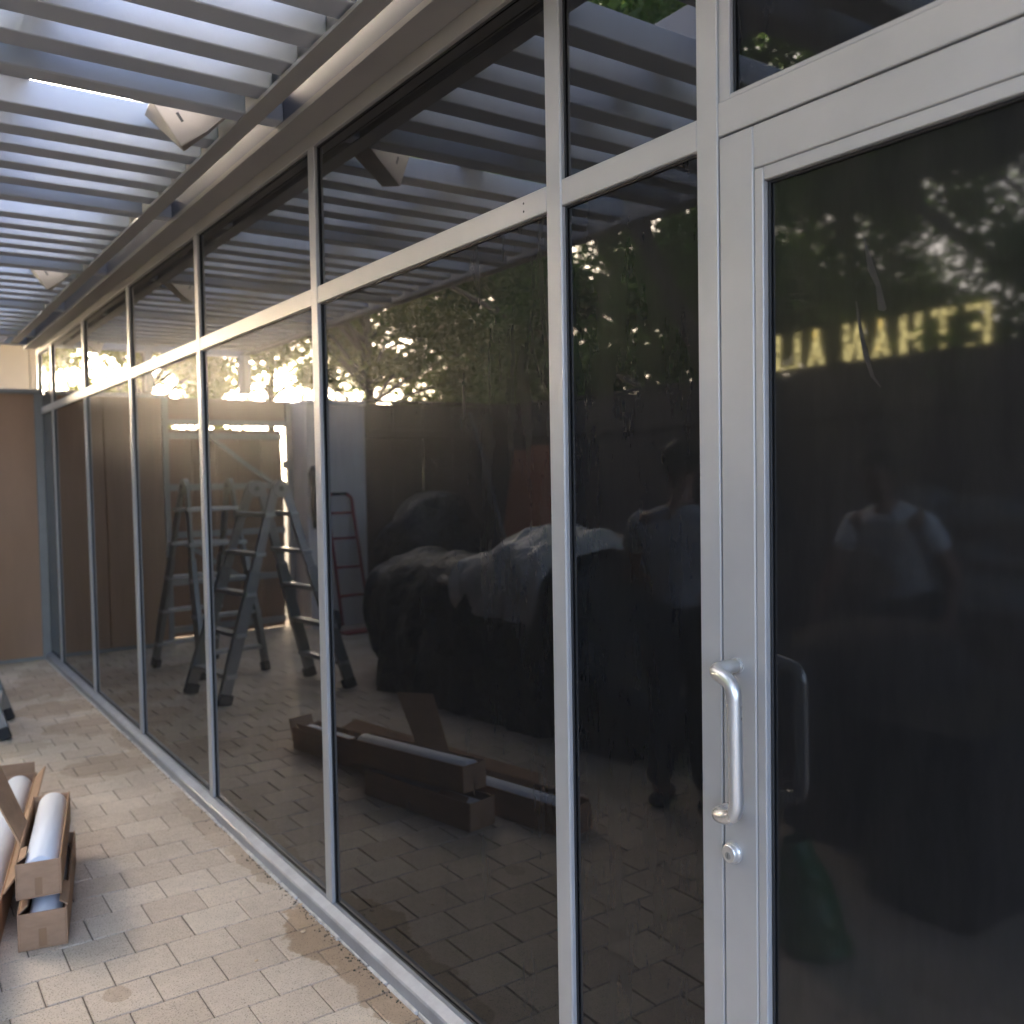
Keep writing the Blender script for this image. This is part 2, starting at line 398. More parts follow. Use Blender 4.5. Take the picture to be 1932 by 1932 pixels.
# door leaf
d = thing('glass_door', (0, .69, 0), 'silver framed glass door with curved pull handle and dark reflective pane', 'door')
D1 = 1.1505
B('stile', (-.001, 1.0755, .012), (.045, D1, 2.0785), M['alu'], d, .002)
B('stile', (-.001, DY0, .012), (.045, DY0+.075, 2.0785), M['alu'], d, .002)
B('top_rail', (-.0008, DY0+.0755, 2.0065), (.045, 1.0750, 2.0785), M['alu'], d, .002)
B('bottom_rail', (-.0008, DY0+.0755, .012), (.045, 1.0750, .25), M['alu'], d, .002)
B('glazing_bead', (.0002, 1.055, .252), (.03, 1.0742, 2.0053), M['alu'], d, .0015)
B('glazing_bead', (.0002, DY0+.077, .252), (.03, DY0+.096, 2.0053), M['alu'], d, .0015)
B('glazing_bead', (.0006, DY0+.0965, 1.983), (.03, 1.0545, 2.0053), M['alu'], d, .0015)
B('glazing_bead', (.0006, DY0+.0965, .252), (.03, 1.0545, .274), M['alu'], d, .0015)
pane(DY0+.0965, 1.0545, .274, 1.983, M['door_glass'], d)
for pts_ in ([(.874, 1.852, .001), (.861, 1.80, .006), (.850, 1.775, .004), (.843, 1.738, .007), (.840, 1.735, .001)], [(.888, 1.757, .001), (.880, 1.71, .003), (.871, 1.672, .004), (.860, 1.64, .003), (.846, 1.622, .001)]):
    vv = [(GX-.0008, y_+s2*w_, z_) for y_, z_, w_ in pts_ for s2 in (-1, 1)]+[(GX-.0002, y_+s2*w_, z_) for y_, z_, w_ in pts_ for s2 in (-1, 1)]; k = 2*len(pts_)
    MB().add(vv, [(2*i, 2*i+1, 2*i+3, 2*i+2) for i in range(len(pts_)-1)]+[(k+2*i, k+2*i+1, k+2*i+3, k+2*i+2) for i in range(len(pts_)-1)]).build('film_tear', M['gasket'], d)
# offset pull handle: post out of the stile, bend sideways, vertical grip
def arc(pts, rr=.03, n=6):
    pts = [Vector(p) for p in pts]; out = [pts[0]]
    for a, b, c in zip(pts[:-2], pts[1:-1], pts[2:]):
        u_ = (a-b); v_ = (c-b); r_ = min(rr, u_.length*.48, v_.length*.48); p0 = b+u_.normalized()*r_; p1 = b+v_.normalized()*r_
        for k in range(n+1):
            t_ = k/n; out.append((1-t_)**2*p0 + 2*t_*(1-t_)*b + t_*t_*p1)
    out.append(pts[-1]); return out
zt, zb = 1.158, .907
path = arc([(-.001, 1.119, zt), (-.064, 1.119, zt), (-.070, 1.063, zt-.012), (-.070, 1.060, zb+.010), (-.064, 1.117, zb), (-.001, 1.117, zb)], .034, 8)
hd = MB().tube(path, .0125, 16).build('pull_handle', M['handle'], d, True)
for z_ in (zt, zb): 
    mk('rosette', MB().tube([(-.0012, 1.118, z_), (-.005, 1.118, z_)], .0145, 20).mesh('rosette'), M['handle'], hd)
lk = MB().tube([(-.0012, 1.128, .822), (-.006, 1.128, .822), (-.008, 1.128, .822), (-.008, 1.128, .822), (-.015, 1.128, .822), (-.0165, 1.128, .822)], [.0195, .0195, .0185, .0165, .0158, .0145], 24).build('lock_cylinder', M['handle'], d)
kp = mk('key_plug', MB().tube([(-.0163, 1.128, .819), (-.0174, 1.128, .819)], .0065, 16).mesh('key_plug'), M['galv'], lk)
mk('keyhole', MB().box((-.0179, 1.1272, .8145), (-.0172, 1.1288, .8235), .0003).mesh('keyhole'), M['black'], lk)

# building body above and behind the glass
bd = thing('shop_building', (1.5, 3, 0), 'low flat roofed shop building with pale fascia above the dark storefront', 'building')
B('soffit', (-.089, Y_END, ZH1+.0005), (.12, 8.9, ZH1+.012), M['header'], bd, .001)
B('fascia', (-.089, Y_END, ZH1+.0125), (-.060, 8.9, 3.25), M['fascia'], bd, .002)
B('fascia_lip', (-.094, Y_END, ZH1-.004), (-.0895, 8.9, ZH1+.016), M['channel'], bd, .001)
B('roof', (-.12, Y_END-.05, 3.2505), (5.0, 9.0, 3.33), M['roof'], bd, .004)
B('wall', (.106, Y_END, 0), (5.0, Y_END+.12, 3.25), M['stucco'], bd, 0)
B('wall', (.106, 8.78, 0), (5.0, 8.90, 3.25), M['stucco'], bd, 0)
B('wall', (4.88, Y_END+.121, 0), (5.0, 8.779, 3.25), M['stucco'], bd, 0)
B('floor_slab', (.106, Y_END+.121, -.05), (4.879, 8.779, -.005), M['roof'], bd, 0)
B('wall', (-.0585, Y_END, ZH1+.013), (.4, 8.779, 3.25), M['roof'], bd, 0)

# ------------------------------------------------------------------ pergola
XI, XO, ZC = -.214, -1.66, 2.652
PY0, PY1 = -2.4, 8.70
pg = thing('louvred_pergola', (-.95, 3, 0), 'grey metal pergola of flat slats over the paved walkway', 'pergola')
def channel(xa, xb, name):
    o = MB(); s_ = 1 if xb > xa else -1     # xa inner edge, xb web side
    o.box((xa, PY0, ZC), (xb, PY1, ZC+.006), .001)
    o.box((xb-s_*.006, PY0, ZC+.0062), (xb, PY1, ZC+.17), .001)
    o.box((xa, PY0, ZC+.1702), (xb, PY1, ZC+.176), .001)
    o.box((xa, PY0, ZC+.0062), (xa+s_*.004, PY1, ZC+.012), .001)
    return o.build(name, M['channel'], pg)
channel(XI, -.151, 'inner_channel'); channel(XO, XO-.07, 'outer_channel')
B('added_web_shade', (-.30, PY0, ZC+.1765), (-.152, PY1, ZC+.184), M['channel'], pg, .001); B('end_beam', (XO-.07, 8.7005, ZC-.01), (-.092, 8.76, ZC+.19), M['perg'], pg, .004); B('added_gap_shade', (-.1445, PY0, 2.86), (-.0895, PY1, 2.866), M['channel'], pg, .001); BAY = 1.33; beams = [2.932+BAY*k for k in range(-4, 5)]  # strips over channel and gap added to cut skylight on web and fascia
sl_me = MB().box((XO+.003, 0, 0), (-.185, .095, .082), .003).mesh('slat'); sl_me.materials.append(M['perg'])
for y in beams:
    if PY0 < y < PY1-.1:
        B('beam', (XO+.0005, y, ZC+.0005), (XI-.0005, y+.082, ZC+.15), M['perg'], pg, .004)
        B('bracket', (-.1505, y+.006, ZC+.002), (-.0895, y+.076, ZC+.10), M['perg'], pg, .003)
    for j in range(5):
        ys = y+.368+.2015*j
        if PY0+.05 < ys < PY1-.12:
            o = bpy.data.objects.new('slat', sl_me); col.objects.link(o); o.parent = pg
            o.matrix_parent_inverse = Matrix.Translation(-pg.location)
            o.location = (0, ys, 2.680+rnd.uniform(-.001, .001))
B('purlin', (-.88, PY0, 2.7645), (-.772, PY1, 2.88), M['perg'], pg, .004)
for y in beams:
    for j in range(5):
        ys = y+.368+.2015*j-.055
        if 1.5 < ys < 6 and j % 2 == 0:
            MB().tube([(-.1575, ys, 2.775), (-.1625, ys, 2.775)], .006, 8).build('bolt', M['black'], pg)
for y in (-2.3, 2.97, 8.62):
    B('post', (XO-.175, y, 0), (XO-.075, y+.10, ZC+.16), M['perg'], pg, .004) if y < 0 else None
B('end_bracket', (-.86, 8.62, 2.29), (-.80, 8.68, 2.651), M['perg'], pg, .004)
B('end_bracket', (-1.70, 8.62, 2.29), (-1.64, 8.68, 2.651), M['perg'], pg, .004)
B('post', (XO-.075, 8.60, 2.29), (XO-.01, 8.68, 2.651), M['perg'], pg, .004)

# speakers tucked behind the beams
def speaker(y, label):
    t = thing('patio_speaker', (-.35, y+.12, 2.6), label, 'speaker', 'speakers under the pergola beams')
    # wedge cabinet hanging nose-down: rear plate under the slats, front grille sloping to a low nose edge
    A = [(-.455, y+.10, 2.715), (-.20, y+.02, 2.715), (-.20, y+.16, 2.715), (-.44, y+.25, 2.715)]
    N = [(-.378, y+.045, 2.560), (-.300, y+.02, 2.618), (-.272, y+.10, 2.640), (-.345, y+.13, 2.575)]
    o = MB().add(A+N, [(0,1,2,3), (4,5,6,7), (0,1,5,4), (1,2,6,5), (2,3,7,6), (3,0,4,7)])
    c = o.build('cabinet', M['speaker'], t)
    bv = c.modifiers.new('bevel', 'BEVEL'); bv.width = .006; bv.segments = 2
    p0, p1, p2, p3 = [Vector(v_) for v_ in (A[0], A[1], N[1], N[0])]
    nrm = (p1-p0).cross(p3-p0).normalized()
    if nrm.y > 0: nrm = -nrm
    ctr = (p0*.44+p1*.16+p2*.12+p3*.28); dx = (p3-p0).normalized(); dy = nrm.cross(dx)
    Mx = Matrix((dx, dy, nrm)).transposed().to_4x4(); Mx.translation = ctr
    MB().box((-.018, -.005, -.001), (.018, .005, .0025), .001, Mx).build('badge', M['black'], t)
    B('mount', (-.34, y+.05, 2.7155), (-.26, y+.12, 2.79), M['galv'], t, .003)
speaker(beams[4]+.10, 'beige wedge speaker under the pergola nearest the camera')
speaker(beams[6]+.10, 'small beige wedge speaker under the pergola, middle one of three')
speaker(beams[8]+.10 if beams[8]+.4 < PY1 else 8.2, 'tiny beige wedge speaker at the far end of the pergola')

# ------------------------------------------------------------------ far wall, gate, stucco pier, dark fences
fwl = thing('panel_wall', (-.5, 8.8, 0), 'tan panel wall with grey cap closing the far end of the walkway', 'wall')
ZT = 2.28
for a, b in ((-.455, -.05), (-.95, -.47)):
    B('panel', (a, 8.75, .03), (b, 8.79, ZT-.04), M['tan_panel'], fwl, .002)
B('joint_trim', (-.4695, 8.742, .03), (-.4555, 8.79, ZT-.04), M['card'], fwl, .002)
B('cap', (-.97, 8.735, ZT-.0395), (-.005, 8.83, ZT), M['galv'], fwl, .003)
B('kickboard', (-.95, 8.740, .0), (-.005, 8.79, .0295), M['galv'], fwl, .002)
B('end_post', (-1.0, 8.735, 0), (-.951, 8.80, ZT-.04), M['galv'], fwl, .002)
B('end_post', (-.0495, 8.735, 0), (.0155, 8.80, ZT-.04), M['galv'], fwl, .002)
B('return_panel', (-.999, 8.8005, 0), (-.96, 9.3, ZT-.04), M['tan_panel'], fwl, .002)

gt = thing('braced_gate', (-1.6, 9.1, 0), 'brown boarded gate with diagonal brace and steel frame', 'gate')
gx0, gx1, gy = -2.19, -1.03, 9.1
B('gate_post', (-1.085, gy-.03, 0), (-1.035, gy+.03, ZT), M['galv'], gt); B('gate_post', (-2.31, gy-.03, 0), (-2.25, gy+.03, ZT), M['galv'], gt)
B('lintel', (-2.2495, gy-.02, 2.02), (-1.0855, gy+.02, 2.075), M['galv'], gt)
B('upper_panel', (-2.2495, gy, 2.076), (-1.0855, gy+.02, ZT), M['gate_board'], gt)
for i in range(5):
    B('board', (-2.20+.222*i+.002, gy, .006), (-2.20+.222*(i+1)-.002, gy+.02, 1.985), M['gate_board'], gt, .002)
for z_ in (.05, .50, .95, 1.40, 1.89):
    B('cross_rail', (-2.20, gy-.028, z_), (-1.09, gy-.001, z_+.06), M['galv'], gt)
MB().bar((-1.45, gy-.035, 1.93), (-2.12, gy-.035, 1.42), .04, .02, .002).build('diagonal_brace', M['galv'], gt)
MB().bar((-1.18, gy-.035, .92), (-1.72, gy-.035, .55), .04, .02, .002).build('diagonal_brace', M['galv'], gt)
for z_ in (.3, 1.6): B('hinge', (-2.249, gy-.035, z_), (-2.19, gy-.0285, z_+.08), M['galv'], gt, .001)

sw = thing('stucco_pier', (-2.6, 8.8, 0), 'off white stucco wall section beside the gate', 'wall')
B('wall', (-2.93, 8.70, 0), (-2.315, 9.16, ZT-.06), M['stucco'], sw, .006); B('coping', (-2.94, 8.68, ZT-.0595), (-2.312, 9.17, ZT-.01), M['stucco'], sw, .006)

def fence(name, p0, p1, n, label):
    p0, p1 = Vector(p0), Vector(p1); L_ = (p1-p0).length; t_ = (p1-p0)/L_
    f_ = thing(name, tuple((p0+p1)/2), label, 'fence')
    q_ = random.Random(len(label)); nn = Vector((t_.y, -t_.x, 0))
    for i in range(n):
        a = p0+t_*(L_*i/n+.003); b = p0+t_*(L_*(i+1)/n-.003)
        off = q_.uniform(-.006, .006); Mx = Matrix((t_, nn, Vector((0,0,1)))).transposed().to_4x4(); Mx.translation = a+nn*off
        MB().box((0, -.012, .02), ((b-a).length, .012, ZT-.02+q_.uniform(-.006, .004)), .003, Mx).build('board', M['dark_board'], f_)
    Mx = Matrix((t_, nn, Vector((0,0,1)))).transposed().to_4x4(); Mx.translation = p0
    for z_ in (.35, 1.9): MB().box((0, -.06, z_), (L_, -.02, z_+.09), .003, Mx).build('rail', M['dark_board'], f_)
    MB().box((0, -.03, ZT-.012), (L_, .03, ZT+.02), .004, Mx).build('cap', M['dark_board'], f_)
    return f_
fence('board_fence', (-4.80, 8.86, 0), (-4.80, -2.5, 0), 28, 'long dark brown board fence opposite the storefront')
fence('board_fence', (-2.95, 8.80, 0), (-4.76, 8.80, 0), 5, 'short dark board fence between stucco pier and courtyard corner')

# cream building far behind, seen over the panel wall
cb = thing('cream_building', (1.0, 13, 0), 'cream sided building beyond the far panel wall', 'building')
for i in range(9):
    B('siding', (.05+.4*i, 12.6, -.05), (.05+.4*(i+1)-.006, 12.66, 3.449), M['cream'], cb, .004)
B('wall', (.05, 12.661, -.05), (3.65, 15, 3.449), M['cream'], cb, 0); B('roof', (-.6, 10.7, 3.45), (3.9, 15.3, 3.6), M['roof'], cb, .01)  # deep front overhang of the roof added to shade the siding
B('corner_post', (-.02, 12.57, -.05), (.048, 12.66, 3.449), M['wood'], cb, .004)
bp = B('timber_post', (-.16, 12.2, -.05), (-.04, 12.32, 3.449), M['post'], None, .006); tag(bp, 'dark timber post standing before the cream building', 'post')

# ------------------------------------------------------------------ ladders
def ladder(name, feetA, feetB, apex, half, label):
    """two sections of an articulated ladder; feetA/feetB = pairs of foot points, apex centre, half = half-width vector at the hinge"""
    t = thing(name, (apex[0], apex[1], 0), label, 'ladder', 'folding ladders on the paving')
    ap = Vector(apex); hv = Vector(half)
    for feet, sgn in ((feetA, -1), (feetB, 1)):
        ft = [Vector(f_) for f_ in feet]; ctr = (ft[0]+ft[1])/2; out = (ctr-Vector((ap.x, ap.y, 0))); out.z = 0; out.normalize()
        tops = [ap-hv+out*.035, ap+hv+out*.035]; wdir = hv.normalized()
        for k in (0, 1):
            a, b = tops[k], ft[k]+Vector((0, 0, .03))
            MB().bar(b+(a-b)*.42, a, .028, .062, .004, wdir.cross(a-b).normalized()).build('rail', M['ladder'], t)
            MB().bar(b, b+(a-b)*.60, .040, .080, .004, wdir.cross(a-b).normalized()).build('outer_rail', M['ladder'], t)
            MB().bar(ft[k], ft[k]+(a-b).normalized()*.075, .052, .095, .006, wdir.cross(a-b).normalized()).build('foot', M['rubber'], t)
        for i in range(5):
            f_ = .13+.185*i
            a = ft[0]+(tops[0]-ft[0])*f_; b = ft[1]+(tops[1]-ft[1])*f_; e = (b-a).normalized()*.03
            MB().bar(a-e, b+e, .030, .075, .004, Vector((0,0,1)).cross((b-a).normalized())).build('rung', M['rung'], t)
    for s_ in (-1, 1):
        c = ap+hv*s_; e = hv.normalized()*.022
        MB().tube([c-e+Vector((0,0,-.01)), c+e+Vector((0,0,-.01))], .060, 18).build('hinge', M['ladder'], t)
        MB().tube([c-e*1.3+Vector((0,0,-.01)), c+e*1.3+Vector((0,0,-.01))], .018, 12).build('hinge_pin', M['rubber'], t)
ladder('folding_ladder', ((-.63, 6.15, 0), (-.555, 6.66, 0)), ((-1.525, 6.11, 0), (-1.45, 6.67, 0)), (-1.05, 6.39, 1.44), (0.02, .185, 0), 'grey folding ladder standing nearer the glass, its feet on the paving')
ladder('folding_ladder', ((-.755, 7.04, 0), (-1.26, 7.09, 0)), ((-.60, 7.80, 0), (-1.09, 7.85, 0)), (-.95, 7.45, 1.46), (-.18, .02, 0), 'grey folding ladder farther back, close to the boarded gate')

# ------------------------------------------------------------------ cardboard boxes and film rolls
def open_box(p, axis, L_, wd, h, z, label, tilt=0.0, flaps=()):
    """p = near right bottom corner on plan, axis = unit plan direction to the far end"""
    ax = Vector((axis[0], axis[1], 0)).normalized(); lt = Vector((-ax.y, ax.x, 0))
    t = thing('cardboard_box', (p[0], p[1], z), label, 'box', 'opened cardboard boxes of film')
    Mx = Matrix((ax, lt, Vector((0,0,1)))).transposed().to_4x4(); Mx.translation = Vector((p[0], p[1], z))
    Mx = Mx @ Matrix.Rotation(-tilt, 4, 'Y'); th = .005
    def pc(nm, a, b, m_=M['card']): return MB().box(a, b, .0012, Mx).build(nm, m_, t)
    pc('bottom', (0, 0, 0), (L_, wd, th)); pc('side', (0, 0, th+.0003), (L_, th, h)); pc('side', (0, wd-th, th+.0003), (L_, wd, h))
    pc('end', (-.0005, th+.0003, th+.0003), (th, wd-th-.0003, h-.002)); pc('end', (L_-th, th+.0003, th+.0003), (L_, wd-th-.0003, h-.003))
    pc('tape', (-.0016, wd*.42, th+.002), (-.0007, wd*.58, h*.55), M['tape'])
    return t, Mx
def roll(Mx, x0, x1, y, z, r_, label):
    t = thing('film_roll', tuple(Mx @ Vector(((x0+x1)/2, y, z))), label, 'film roll', 'white film rolls in the boxes')
    A, Bq = Mx @ Vector((x0, y, z)), Mx @ Vector((x1, y, z)); e = (Bq-A).normalized()*.004
    MB().tube([A, A+e, Bq-e, Bq], [r_-.004, r_, r_, r_-.004], 32).build('film', M['film'], t, True)
    for c, s_ in ((A, -1), (Bq, 1)):
        MB().tube([c-e*.2*s_, c+e*.3*s_], r_*.42, 20).build('core', M['core'], t)
def flap(Mx, par, q, th=.004, m_=None):
    vv = [Mx @ Vector(v_) for v_ in q]; n_ = (vv[1]-vv[0]).cross(vv[3]-vv[0]).normalized()*th
    vv2 = [v_+n_ for v_ in vv]
    # slightly bowed cardboard: subdivide once across
    return MB().add(vv+vv2, [(0,1,2,3), (4,5,6,7), (0,1,5,4), (1,2,6,5), (2,3,7,6), (3,0,4,7)]).build('flap', m_ or M['card'], par)
ax1 = (.205, 1.0)
b1, M1 = open_box((-.757, 3.288), ax1, .72, .145, .122, .001, 'lower brown cardboard box on the paving with torn near end')
roll(M1, .012, .70, .070, .062, .050, 'white film roll inside the lowest cardboard box')
flap(M1, b1, [(.02, -.001, .120), (.20, -.001, .120), (.19, .022, .138), (.03, .024, .134)]); flap(M1, b1, [(.02, .141, .119), (.22, .141, .119), (.20, .118, .134), (.03, .117, .137)])
b2, M2 = open_box((-.762, 3.345), (.20, 1.0), .80, .135, .118, .148, 'upper brown cardboard box stacked askew with a long flap standing up', R(-1.8))
roll(M2, .012, .775, .062, .078, .052, 'white film roll showing above the upper cardboard box')
flap(M2, b2, [(.22, .134, .10), (.46, .134, .115), (.74, .255, .30), (.50, .285, .315)], .005)
flap(M2, b2, [(.03, .128, .117), (.16, .128, .117), (.14, .108, .128), (.04, .106, .130)])
b3, M3 = open_box((-1.03, 2.98), (.21, 1.0), 1.98, .165, .125, .001, 'long flat cardboard box lying beside the stacked pair')
roll(M3, .03, 1.93, .072, .075, .056, 'long white film roll in the flat cardboard box')
flap(M3, b3, [(.55, -.001, .123), (1.9, -.001, .123), (1.88, -.045, .175), (.6, -.04, .165)], .005)
flap(M3, b3, [(.3, .166, .123), (1.75, .166, .123), (1.7, .225, .165), (.33, .215, .15)], .005)
flap(M3, b3, [(1.985, .01, .02), (1.985, .155, .02), (2.03, .155, .16), (2.03, .01, .16)], .005)

# ------------------------------------------------------------------ covered furniture with plastic sheet
def drape(name, mat_, par, prof, xw, wr, seed, zbase=0.0, nseg=44, top=1.0, solid=True):
    P = []
    for (y, zt_, xc, hw) in prof:
        row = []
        for k in range(nseg+1):
            a = math.pi*k/nseg; cx = math.cos(a); sx = math.sin(a)
            x = xc+hw*math.copysign(abs(cx)**.7, cx); z = zbase+(zt_-zbase)*abs(sx)**.62
            low = max(0, 1-(z-zbase)/max(.1, zt_-zbase))
            yy = y - max(0, y-6.0)*.75*low**1.2 - max(0, y-6.0)*.2
            # hanging folds: sharp ridges running down the sides, finer creases on top
            fold = abs(noise.noise(Vector((yy*3.1+seed, x*1.1, z*.5))))*2-.5
            fold2 = abs(noise.noise(Vector((yy*8.3+seed*2, x*5.0, z*2.2))))*2-.5
            nv = noise.noise_vector(Vector((x*2.2+seed, yy*2.6, z*2.0)))
            n_ = Vector((cx, 0, sx*.7))
            nn = Vector((x, yy, z))+n_*(fold*wr*1.5*(.4+low)+fold2*wr*.55)+nv*wr*.9; nn.z = max(nn.z, zbase+.004)
            row.append(nn)
        P.append(row)
    return MB().grid(P).build(name, mat_, par, True)
def smooth_prof(pts, n=9):
    out = []
    for a, b in zip(pts[:-1], pts[1:]):
        for k in range(n):
            t_ = k/n; t_ = t_*t_*(3-2*t_); out.append(tuple(a[i]+(b[i]-a[i])*t_ for i in range(4)))
    out.append(pts[-1]); return out
cv = thing('covered_furniture', (-2.1, 5.1, 0), 'bulky furniture under black tarp and cloudy plastic sheet', 'covered furniture')
drape('tarp', M['tarp'], cv, smooth_prof([(7.00, .42, -2.15, .20), (6.85, .60, -2.15, .34), (6.5, .84, -2.12, .42), (6.15, .95, -2.1, .46), (5.9, .90, -2.1, .46), (5.4, .97, -2.15, .48),
      (4.9, .98, -2.2, .48), (4.5, 1.12, -2.2, .46), (4.2, .98, -2.25, .44), (3.9, .55, -2.25, .46), (3.55, .42, -2.3, .42), (3.4, .30, -2.3, .28)]), 0, .075, 3.1)
drape('plastic_sheet', M['plastic'], cv, smooth_prof([(5.12, 1.0, -2.14, .40), (5.0, 1.05, -2.15, .48), (4.95, 1.06, -2.2, .51), (4.52, 1.20, -2.2, .49), (4.32, 1.13, -2.21, .48), (4.18, 1.04, -2.22, .47)]), 0, .06, 9.7, .66, 44)
blk = MB()
P = []
for i in range(25):
    a = math.pi*i/24; row = []
    for k in range(40):
        b = 2*math.pi*k/40; rr = math.sin(a)*1; v_ = Vector((-3.2+.62*rr*math.cos(b), 7.75+.42*rr*math.sin(b), .66-.66*math.cos(a)))
        row.append(v_+noise.noise_vector(v_*2.3)*.16+noise.noise_vector(v_*6)*.05)
    P.append(row)
o = blk.grid(P, True).build('tarp_heap', M['tarp'], None, True); tag(o, 'dark tarpaulin heap in the shaded courtyard corner', 'tarpaulin')

# hand truck, hanging bundle, plywood, pole, table
ht = thing('hand_truck', (-2.6, 8.4, 0), 'red hand truck leaning against the off white stucco section', 'hand truck')
for x in (-2.45, -2.73): MB().tube(arc([(x, 8.28, .08), (x, 8.60, 1.18), (x, 8.62, 1.30), (x+(.06 if x < -2.6 else -.06), 8.62, 1.34)], .05), .016, 10).build('rail', M['red'], ht, True)
for z_, y_ in ((.35, 8.36), (.62, 8.44), (.9, 8.52), (1.15, 8.592)): MB().tube([(-2.45, y_, z_), (-2.73, y_, z_)], .012, 8).build('crossbar', M['red'], ht, True)
MB().tube([(-2.67, 8.62, 1.34), (-2.51, 8.62, 1.34)], .016, 10).build('grip', M['rubber'], ht, True)
B('toe_plate', (-2.76, 8.12, .012), (-2.42, 8.30, .024), M['red'], ht)
for x in (-2.40, -2.80): MB().tube([(x-.025, 8.36, .115), (x+.025, 8.36, .115)], .112, 20).build('wheel', M['rubber'], ht); mk('hub', MB().tube([(x-.028, 8.36, .115), (x+.028, 8.36, .115)], .05, 16).mesh('hub'), M['red'], ht.children[-1])
hb = MB().tube([(-2.36, 8.66, 1.62), (-2.36, 8.655, 1.55), (-2.37, 8.64, 1.4), (-2.375, 8.64, 1.2), (-2.37, 8.66, 1.0)], [.02, .055, .045, .05, .02], 10).build('strap_bundle', M['rubber'], None, True)
tag(hb, 'dark strap bundle hanging on the off white stucco section', 'strap')
pl = thing('plywood_sheet', (-4.55, 8.2, 0), 'reddish plywood sheets leaning on the long fence near its corner', 'plywood')
for i in range(2):
    Mx = Matrix.Translation((-4.40-i*.03, 7.72+i*.42, .004)) @ Matrix.Rotation(R(-10), 4, 'Y')
    MB().box((0, 0, 0), (.018, .55-.05*i, 1.83-.04*i), .002, Mx).build('panel', M['ply'], pl)
po = MB().bar((-4.70, 8.45, .01), (-4.22, 8.74, 2.2), .03, .03).build('timber_pole', M['galv'], None); tag(po, 'grey pole leaning in the corner behind the reddish plywood', 'pole')
tb = thing('folding_table', (-3.3, 5.2, 0), 'low wooden table with dark cloth sides behind the covered furniture', 'table')
B('tabletop', (-3.65, 4.7, .985), (-3.05, 6.0, 1.015), M['wood'], tb, .004)
for x in (-3.6, -3.12):
    for y in (4.78, 5.9): B('leg', (x, y, 0), (x+.05, y+.05, .984), M['post'], tb)
B('cloth_side', (-3.062, 4.83, .12), (-3.056, 5.90, .94), M['tarp'], tb, .001)
bx = thing('black_crate', (-2.6, 3.3, 0), 'black storage crate behind the standing worker', 'crate')
B('tub', (-3.0, 3.28, .0), (-2.45, 3.72, .46), M['black'], bx, .012); B('lid', (-3.02, 3.26, .4605), (-2.43, 3.74, .50), M['black'], bx, .01)
# right side of the courtyard, seen dimly in the door pane
bc = MB(); P = []
for i in range(12):
    a = math.pi/2*i/11; row = []
    for k in range(24):
        b = 2*math.pi*k/24; r_ = math.sin(a)**.6 if i else 0
        v_ = Vector((-2.25+.42*r_*math.cos(b), 2.38+.42*r_*math.sin(b), .85*math.cos(a)**.35 if i < 11 else .0)); row.append(v_+noise.noise_vector(v_*4)*.02)
    P.append(row)
o = bc.grid(P, True).build('covered_stool', M['brown_cloth'], None, True); tag(o, 'round brown cloth covered seat beside the worker in white', 'covered seat')
sh = thing('shelf_rack', (-3.7, 2.6, 0), 'dark metal shelf rack with pale tubs along the fence', 'shelf')
for x in (-3.95, -3.55):
    for y in (2.2, 3.2): B('upright', (x, y, 0), (x+.03, y+.03, 1.5), M['post'], sh)
for z_ in (.3, .75, 1.0, 1.22): B('shelf_board', (-3.96, 2.19, z_), (-3.54, 3.24, z_+.022), M['galv'], sh)
for i, (y, z_, w_, h_) in enumerate([(2.92, 1.243, .24, .13), (2.53, 1.243, .28, .07), (2.62, 1.023, .16, .06), (2.5, .773, .30, .16), (2.9, .773, .2, .12)]):
    o = MB().box((-3.75, y, z_), (-3.57, y+w_, z_+h_), .012).box((-3.758, y-.006, z_+h_+.0005), (-3.562, y+w_+.006, z_+h_+.012), .003).build('plastic_tub', M['grey_item'])
    tag(o, ['tall pale tub at the far end of the top shelf', 'low pale tub on the top shelf', 'small pale tub on the second shelf', 'wide pale tub on the third shelf', 'narrow pale tub on the third shelf'][i], 'tub', 'tubs on the shelf rack')
gb = MB(); P = []
for i in range(15):
    a = i/14; row = []
    r_ = (.095*(1-a)**.4+.012) if a < .75 else .095*(.25)**.4*(1-(a-.75)*2.6)+.016
    for k in range(18):
        b = 2*math.pi*k/18; v_ = Vector((-1.12+.04*a+r_*math.cos(b), 1.83+.05*a+r_*math.sin(b), .33*a+.004)); row.append(v_+noise.noise_vector(v_*14)*.026)
    P.append(row)
o = gb.grid(P, True).build('plastic_bag', M['green'], None, True); tag(o, 'crumpled green plastic bag on the paving near the door', 'bag')
o = MB().box((-2.35, 1.55, .0), (-1.55, 1.98, .62), .03).box((-2.37, 1.53, .6205), (-1.53, 2.0, .66), .02).build('storage_chest', M['black']); tag(o, 'big black storage chest facing the door', 'chest')

# sign letters on the opposite fence (yellow, lit from behind)
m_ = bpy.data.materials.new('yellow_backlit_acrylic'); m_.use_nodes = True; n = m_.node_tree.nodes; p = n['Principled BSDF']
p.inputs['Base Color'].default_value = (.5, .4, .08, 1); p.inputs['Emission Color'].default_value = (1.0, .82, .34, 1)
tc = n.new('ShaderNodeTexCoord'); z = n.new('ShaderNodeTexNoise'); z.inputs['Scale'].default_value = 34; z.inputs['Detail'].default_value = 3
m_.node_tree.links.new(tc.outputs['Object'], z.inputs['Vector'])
r_ = n.new('ShaderNodeMapRange'); r_.inputs[1].default_value = .38; r_.inputs[2].default_value = .62; r_.inputs[3].default_value = .05; r_.inputs[4].default_value = .95  # shade of leaves before the sign put into the glow as noise
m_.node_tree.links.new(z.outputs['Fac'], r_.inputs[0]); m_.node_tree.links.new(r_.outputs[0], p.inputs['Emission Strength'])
M['letter'] = m_
